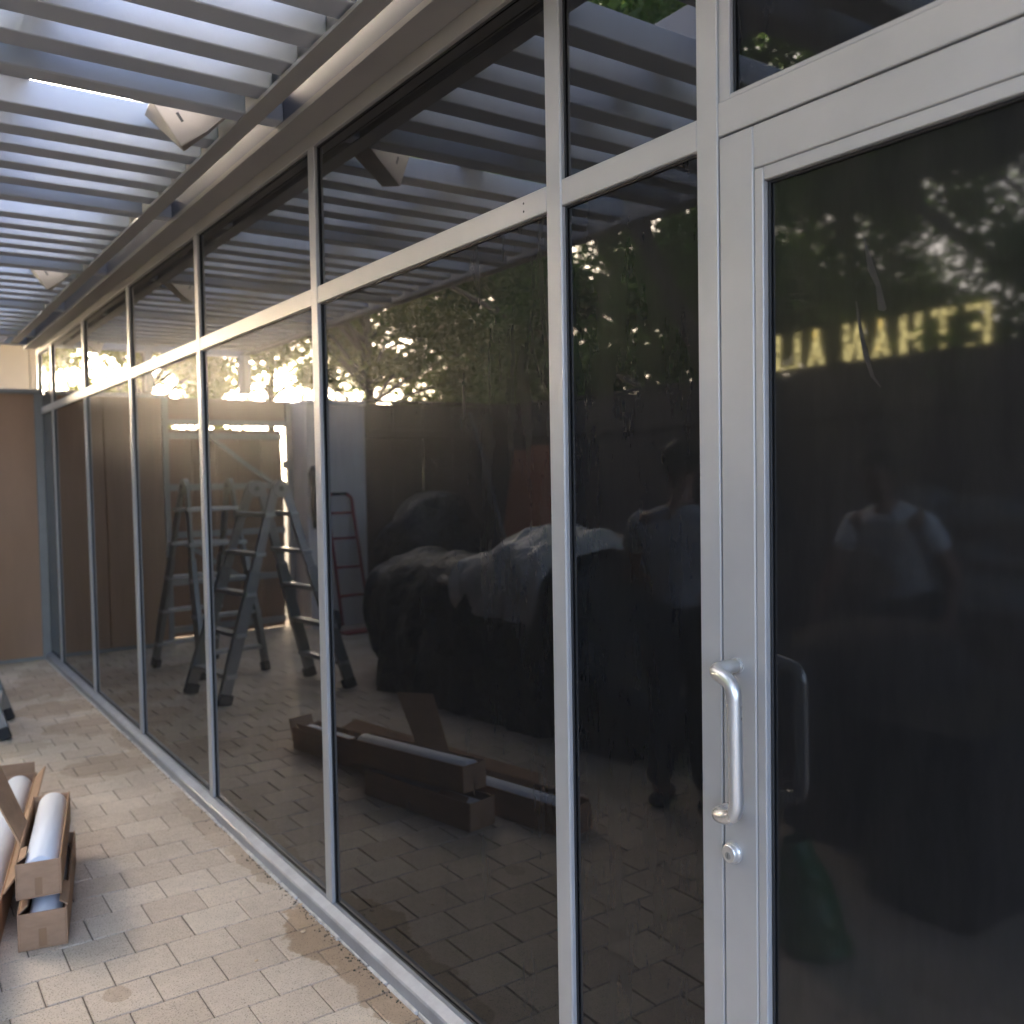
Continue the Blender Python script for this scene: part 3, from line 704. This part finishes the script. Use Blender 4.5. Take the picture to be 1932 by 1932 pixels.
sg = thing('letter_sign', (-5.0, 4.6, 2.3), 'row of yellow lit capital letters above the dark fence', 'sign')
B('mount_rail', (-5.02, 3.3, 2.24), (-4.98, 6.0, 2.27), M['dark_board'], sg)
B('mount_post', (-5.06, 3.5, -.09), (-5.021, 3.56, 2.27), M['dark_board'], sg); B('mount_post', (-5.06, 5.7, -.09), (-5.021, 5.76, 2.27), M['dark_board'], sg)
def letter(ch, y0):
    H, W, s_ = .31, .165, .044; o = MB(); X0, X1 = -5.012, -4.99
    def bx_(a0, z0, a1, z1): o.box((X0, y0+a0, 2.30+z0), (X1, y0+a1, 2.30+z1), .004)
    def di(a0, z0, a1, z1): o.bar((-5.001, y0+a0, 2.30+z0), (-5.001, y0+a1, 2.30+z1), .022, s_, .003, Vector((0, 1, 0)) if False else Vector((0,0,1)).cross(Vector((1,0,0))))
    if ch in 'EHNL': bx_(0, 0, s_, H)
    if ch in 'EL': bx_(s_, 0, W, s_)
    if ch == 'E': bx_(s_, H-s_, W, H); bx_(s_, H/2-s_/2, W*.8, H/2+s_/2)
    if ch == 'T': bx_(W/2-s_/2, 0, W/2+s_/2, H-s_); bx_(0, H-s_, W, H)
    if ch in 'HN': bx_(W-s_, 0, W, H)
    if ch == 'H': bx_(s_, H/2-s_/2, W-s_, H/2+s_/2)
    if ch == 'N': o.add([(x, y0+a, 2.30+b) for x in (X0, X1) for a, b in ((s_*.9, H-.001), (s_*.9, H-.07), (W-s_*.9, .001), (W-s_*.9, .07))], [(0,1,2,3), (4,5,6,7), (0,1,5,4), (1,2,6,5), (2,3,7,6), (3,0,4,7)])
    if ch == 'A':
        for e, f_ in ((0, W/2), (W, W/2)):
            dd = s_*1.05 if e == 0 else -s_*1.05
            o.add([(x, y0+a, 2.30+b) for x in (X0, X1) for a, b in ((e, 0), (e+dd, 0), (f_+dd*.45, H), (f_-dd*.12, H))], [(0,1,2,3), (4,5,6,7), (0,1,5,4), (1,2,6,5), (2,3,7,6), (3,0,4,7)])
        bx_(W*.28, .075, W*.72, .075+s_*.8)
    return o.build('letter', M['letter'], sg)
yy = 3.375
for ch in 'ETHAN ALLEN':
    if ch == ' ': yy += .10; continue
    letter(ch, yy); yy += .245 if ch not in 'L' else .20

# ------------------------------------------------------------------ people
def skin_obj(name, pts, edges_, mat_, parent, lvl=2):
    names = list(pts); me = bpy.data.meshes.new(name)
    me.from_pydata([pts[k][:3] for k in names], [(names.index(a), names.index(b)) for a, b in edges_], [])
    o = mk(name, me, mat_, parent)
    md = o.modifiers.new('skin', 'SKIN'); md.use_smooth_shade = True; md.branch_smoothing = .6
    lay = me.skin_vertices[0].data
    for i, k in enumerate(names):
        r_ = pts[k][3]; lay[i].radius = (r_, pts[k][4] if len(pts[k]) > 4 else r_); lay[i].use_root = (i == 0)
    sb = o.modifiers.new('subdivision', 'SUBSURF'); sb.levels = lvl; sb.render_levels = lvl
    return o
def person(loc, face, lean, arms, label, shirt_mat, hsc=1.0):
    """face = heading angle of the chest on plan (0 = +X); local frame x forward, y left, z up"""
    t = thing('person', loc, label, 'person', 'workers in the courtyard')
    c, s_ = math.cos(face), math.sin(face); L0 = Vector(loc)
    def W(x, y, z):
        if z > .9: x += lean*(z-.9)
        x, y, z = x*hsc, y*hsc, z*hsc
        return (loc[0]+c*x-s_*y, loc[1]+s_*x+c*y, loc[2]+z)
    pts = {}; E_ = []
    def P_(k, x, y, z, r_, r2=None): pts[k] = (*W(x, y, z), r_*hsc, (r2 or r_)*hsc)
    P_('pelvis', 0, 0, .93, .135, .11); P_('waist', 0, 0, 1.08, .125, .10); P_('chest', .0, 0, 1.27, .15, .11); P_('neck0', -.005, 0, 1.40, .075); P_('neck', .01, 0, 1.46, .055)
    P_('chin', .03, 0, 1.52, .062); P_('face', .025, 0, 1.59, .082); P_('crown', .005, 0, 1.66, .075); P_('nose', .112, 0, 1.585, .012)
    E_ += [('pelvis','waist'), ('waist','chest'), ('chest','neck0'), ('neck0','neck'), ('neck','chin'), ('chin','face'), ('face','crown'), ('face','nose')]
    for sd_, sg_ in (('l', 1), ('r', -1)):
        P_('ear'+sd_, .0, sg_*.085, 1.585, .016); E_.append(('face', 'ear'+sd_))
        P_('hip'+sd_, 0, sg_*.09, .88, .095); P_('knee'+sd_, .03, sg_*.10, .48, .062); P_('calf'+sd_, -.005, sg_*.105, .34, .058); P_('ank'+sd_, -.01, sg_*.11, .09, .040); P_('toe'+sd_, .15, sg_*.125, .035, .034)
        E_ += [('pelvis','hip'+sd_), ('hip'+sd_,'knee'+sd_), ('knee'+sd_,'calf'+sd_), ('calf'+sd_,'ank'+sd_), ('ank'+sd_,'toe'+sd_)]
        sh_, el, wr = arms[sd_]
        P_('sh'+sd_, -.01, sg_*.185, 1.36, .062); P_('el'+sd_, *el, .043); P_('wr'+sd_, *wr, .030)
        E_ += [('chest','sh'+sd_), ('sh'+sd_,'el'+sd_), ('el'+sd_,'wr'+sd_)]
        e, w_ = Vector(el), Vector(wr); dr = (w_-e).normalized(); sdv = dr.cross(Vector((1,0,0)) if abs(dr.x) < .8 else Vector((0,0,1))).normalized()
        pm = w_+dr*.06; P_('palm'+sd_, *pm, .030, .018); E_.append(('wr'+sd_, 'palm'+sd_))
        for f_, (o_, l_) in enumerate(((-.024, .062), (-.008, .074), (.008, .070), (.024, .056))):
            a = pm+dr*.035+sdv*o_; b = a+dr*l_*.5+Vector((.006, 0, -.004)); b2 = b+dr*l_*.45+Vector((.012, 0, -.006))
            P_(f'f{f_}a'+sd_, *a, .0095); P_(f'f{f_}b'+sd_, *b, .0085); P_(f'f{f_}c'+sd_, *b2, .007)
            E_ += [('palm'+sd_, f'f{f_}a'+sd_), (f'f{f_}a'+sd_, f'f{f_}b'+sd_), (f'f{f_}b'+sd_, f'f{f_}c'+sd_)]
        a = w_+dr*.025-sdv*.035; b = a+dr*.04-sdv*.012
        P_('ta'+sd_, *a, .011); P_('tb'+sd_, *b, .009); E_ += [('wr'+sd_, 'ta'+sd_), ('ta'+sd_, 'tb'+sd_)]
    body = skin_obj('body', pts, E_, M['skin'], t)
    g = lambda k, s2=1.14, add=.012: (*pts[k][:3], pts[k][3]*s2+add, pts[k][4]*s2+add)
    sp = {k: g(k) for k in ('waist', 'pelvis', 'chest', 'neck0', 'shl', 'shr')}
    for sd_ in 'lr':
        a, b = Vector(pts['sh'+sd_][:3]), Vector(pts['el'+sd_][:3]); m2 = a+(b-a)*.62; sp['cuff'+sd_] = (*m2, .068*hsc, .068*hsc)
    sp['neck0'] = (*W(-.008, 0, 1.425), .092*hsc, .085*hsc); sp['chest'] = (*W(.0, 0, 1.29), .19*hsc, .135*hsc)
    for k in ('shl', 'shr'): sp[k] = (*pts[k][:3], .080*hsc, .080*hsc)
    skin_obj('shirt', sp, [('waist','pelvis'), ('waist','chest'), ('chest','neck0'), ('chest','shl'), ('chest','shr'), ('shl','cuffl'), ('shr','cuffr')], shirt_mat, t)
    tp = {k: g(k, 1.08, .012) for k in ('pelvis', 'hipl', 'hipr', 'kneel', 'kneer', 'calfl', 'calfr', 'ankl', 'ankr')}
    for sd_ in 'lr': tp['ank'+sd_] = (*pts['ank'+sd_][:3], .062*hsc, .062*hsc)
    skin_obj('trousers', tp, [('pelvis','hipl'), ('pelvis','hipr'), ('hipl','kneel'), ('hipr','kneer'), ('kneel','calfl'), ('kneer','calfr'), ('calfl','ankl'), ('calfr','ankr')], M['jeans'], t)
    P3 = []
    for i in range(11):
        th = math.pi*.66*i/10; row = []
        for k in range(24):
            ph = 2*math.pi*k/24; fr_ = math.cos(ph)
            th2 = th*(1.0-.42*max(0, fr_)**1.5)
            v_ = Vector((-.004+.103*math.sin(th2)*math.cos(ph), .086*math.sin(th2)*math.sin(ph), 1.618+.106*math.cos(th2)))
            v_ += noise.noise_vector(v_*38)*.006; row.append(Vector(W(*v_)))
        P3.append(row)
    MB().grid(P3, True).build('hair', M['hair'], t, True)
    for sg_ in (1, -1):
        q0, q1 = Vector(W(-.06, sg_*.112, .032)), Vector(W(.19, sg_*.128, .028))
        sh_ = MB().tube([q0, q0+(q1-q0)*.15, q0+(q1-q0)*.5, q0+(q1-q0)*.9, q1], [.02, .046, .043, .045, .02], 12, True, .72).build('shoe', M['shoe'], t, True)
        q0 = Vector(W(.098, sg_*.032, 1.602))
        MB().tube([q0-Vector((.004, 0, 0)), q0+Vector((.004, 0, 0))], .010, 8).build('eye', M['black'], t)
    return t
person((-1.66, 2.95, .0), R(150), .03, {'l': (0, (.05, .27, 1.08), (.26, .20, .98)), 'r': (0, (.06, -.27, 1.08), (.27, -.16, 1.0))}, 'worker in a grey t-shirt standing beside the covered furniture', M['shirt2'], .955)
person((-2.92, 2.66, .0), R(-4), .42, {'l': (0, (.16, .31, 1.04), (.26, .38, .78)), 'r': (0, (.0, -.28, 1.07), (.10, -.27, .86))}, 'worker in a white t-shirt leaning forward by the brown covered seat', M['shirt'], .93)

# ------------------------------------------------------------------ trees
def tree(loc, h, rad, nleaf, label, seed, mat_, zc0=.28, leaf=.085, trunk_r=.12, lean=(0, 0), clumps=46):
    q = random.Random(seed); t = thing('tree', loc, label, 'tree', 'trees beyond the fences')
    L0 = Vector(loc); top = L0+Vector((lean[0], lean[1], h*.86))
    tk = MB(); path = [L0+(top-L0)*f_+Vector((q.uniform(-.08, .08), q.uniform(-.08, .08), 0))*(f_ > 0) for f_ in (0, .2, .4, .6, .8, 1)]
    tk.tube(path, [trunk_r, trunk_r*.85, trunk_r*.7, trunk_r*.52, trunk_r*.32, trunk_r*.1], 9)
    cs = []
    for i in range(clumps):
        while True:
            v_ = Vector((q.uniform(-1, 1), q.uniform(-1, 1), q.uniform(-1, 1)))
            if .25 < v_.length < 1: break
        cz = h*(zc0+1)/2; c = L0+Vector((lean[0]*.5, lean[1]*.5, cz))+Vector((v_.x*rad, v_.y*rad, v_.z*h*(1-zc0)/2))
        cs.append((c, q.uniform(.22, .5)*rad*.55))
        if i % 2 == 0:
            b0 = path[1]+(path[5]-path[1])*min(.95, max(.05, (c.z-L0.z)/h-.18)); mid = b0.lerp(c, .5)+Vector((0, 0, .12))
            tk.tube([b0, mid, c], [trunk_r*.33, trunk_r*.2, .012], 5)
    tk.build('trunk', M['bark'], t, True)
    vv = []; ff = []
    for i in range(nleaf):
        c, r_ = cs[q.randrange(len(cs))]
        p_ = c+Vector((q.gauss(0, .55), q.gauss(0, .55), q.gauss(0, .42)))*r_
        a = Vector((q.gauss(0, 1), q.gauss(0, 1), q.gauss(-.5, .7))).normalized(); b = a.cross(Vector((q.gauss(0, 1), q.gauss(0, 1), q.gauss(0, 1)))).normalized()
        L_ = leaf*q.uniform(.6, 1.3); w_ = L_*q.uniform(.22, .36); k = len(vv)
        vv += [tuple(p_), tuple(p_+a*L_*.5+b*w_), tuple(p_+a*L_), tuple(p_+a*L_*.5-b*w_)]; ff.append((k, k+1, k+2, k+3))
    me = bpy.data.meshes.new('crown'); me.from_pydata(vv, [], ff); o = mk('crown', me, mat_, t); o['kind'] = 'stuff'
T = [((-6.3, 3.2), 6.4, 1.9, 46000, 'dense dark tree behind the lit letter sign', 'leaf', .26),
     ((-6.5, 5.6), 6.8, 2.0, 44000, 'tall dark tree next along the fence from the sign', 'leaf', .24),
     ((-6.6, 8.0), 6.2, 1.9, 40000, 'loose crowned tree behind the middle of the long fence', 'leaf', .26),
     ((-6.5, 10.3), 6.9, 2.1, 46000, 'broad tree behind the corner of the two dark fences', 'leaf', .2),
     ((-6.6, 13.0), 7.2, 2.3, 44000, 'thick trunked tree well beyond the fence corner', 'leaf', .2),
     ((-4.4, 11.6), 6.0, 1.8, 32000, 'yellow green tree behind the short dark fence', 'leaf2', .28),
     ((-9.5, 9.0), 8.0, 2.7, 40000, 'large tree in the back row left of the yellow green one', 'leaf', .15),
     ((-9.8, 4.5), 8.0, 2.7, 40000, 'large tree in the back row behind the sign', 'leaf', .15),
     ((-8.6, 16.5), 8.0, 2.8, 36000, 'farthest tree of the back row', 'leaf', .15),
     ((-3.0, 13.6), 6.8, 2.2, 34000, 'high crowned tree standing before the low sun', 'leaf2', .38),
     ((-1.9, 13.2), 6.0, 1.6, 28000, 'yellow green shrubby tree behind the panel wall', 'leaf2', .28),
     ((-5.2, 17.5), 7.6, 2.6, 20000, 'pale tree far behind the gate', 'leaf2', .36),
     ((-1.4, 17.5), 7.6, 2.6, 20000, 'tall far tree above the gate', 'leaf', .42),
     ((-5.6, -1.2), 7.0, 2.3, 36000, 'leaning tree whose crown spreads over the pergola edge', 'leaf', .52),
     ((-5.5, 5.0), 7.2, 2.0, 30000, 'overhanging tree reaching across the long fence over the courtyard', 'leaf', .56),
     ((-6.4, .6), 6.6, 2.1, 40000, 'dense dark tree near the camera end of the long fence', 'leaf', .22)]
for i, ((x, y), h, r_, nl, lab, mt, zc) in enumerate(T):
    tree((x, y, -.09), h, r_, nl, lab, 100+i, M[mt], zc, lean=(3.6, 2.6) if 'leaning' in lab else (3.5, .4) if 'overhanging' in lab else (0, 0))
for i, (x, y, h, r_, nl, lab) in enumerate([(-5.9, 11.0, 3.1, 1.0, 9000, 'low leafy shrub filling the gap at the fence corner'), (-6.0, 8.6, 2.9, .9, 7000, 'low leafy shrub behind the middle of the long fence')]):
    tree((x, y, -.09), h, r_, nl, lab, 300+i, M['leaf2'], .1, .08, .05)
for pa, pb, r_, lab in (((-5.15, .95, -.09), (-5.15, 11.2, 4.25), .045, 'long pale pole slanting up behind the long fence'), ((-5.3, .02, -.09), (-5.3, 5.3, 4.6), .06, 'dark thick pole slanting up behind the lit letters')):
    pa, pb = Vector(pa), Vector(pb)
    o = MB().tube([pa.lerp(pb, k/8)+Vector((0, 0, -.10*math.sin(math.pi*k/8))) for k in range(9)], [r_*(1-.04*k) for k in range(9)], 10).build('slanting_pole', M['wood'] if 'pale' in lab else M['bark'], None, True); tag(o, lab, 'pole')
# small debris on the paving
for i, (x, y, s_) in enumerate([(-.043, 3.09, .007), (-.11, 2.90, .008), (-.3, 2.81, .0055)]):
    me = MB(); P = []
    for a in range(5):
        t_ = math.pi*a/4; P.append([Vector((x+s_*math.sin(t_)*math.cos(b)*1.3+.002*math.sin(3*b), y+s_*math.sin(t_)*math.sin(b), .0015+s_*.5*(1-math.cos(t_))*.7)) for b in [2*math.pi*k/8 for k in range(8)]])
    o = me.grid(P, True).build('wood_chip', M['chip'], None, True)
    tag(o, ['tan chip lying against the sill', 'tan chip on the damp brown stain', 'tan chip on dry paving left of the stain'][i], 'chip', 'small chips on the paving')
o = MB(); q = random.Random(11)
for k in range(420):
    y = q.uniform(1.3, 8.6) if k % 3 else q.uniform(2.3, 3.6); x = -.036-abs(q.gauss(0, .018)); r_ = q.uniform(.0012, .0034)
    o.box((x-r_, y-r_, -.001), (x+r_*q.uniform(.6, 1), y+r_, r_*q.uniform(.6, 1.3)), r_*.4)
tag(o.build('grit', M['earth']), 'fine dark grit along the foot of the sill', 'grit', kind='stuff')
o = MB(); q = random.Random(5)
for k in range(14):
    y = 2.78+k*.017; x = -.033-q.uniform(0, .010); o.box((x-q.uniform(.002, .006), y, -.003), (x, y+q.uniform(.003, .012), .0006+q.uniform(0, .0015)), .0005)
tag(o.build('paint_drip', M['paint_splash']), 'white paint splash at the foot of the sill', 'paint splash')
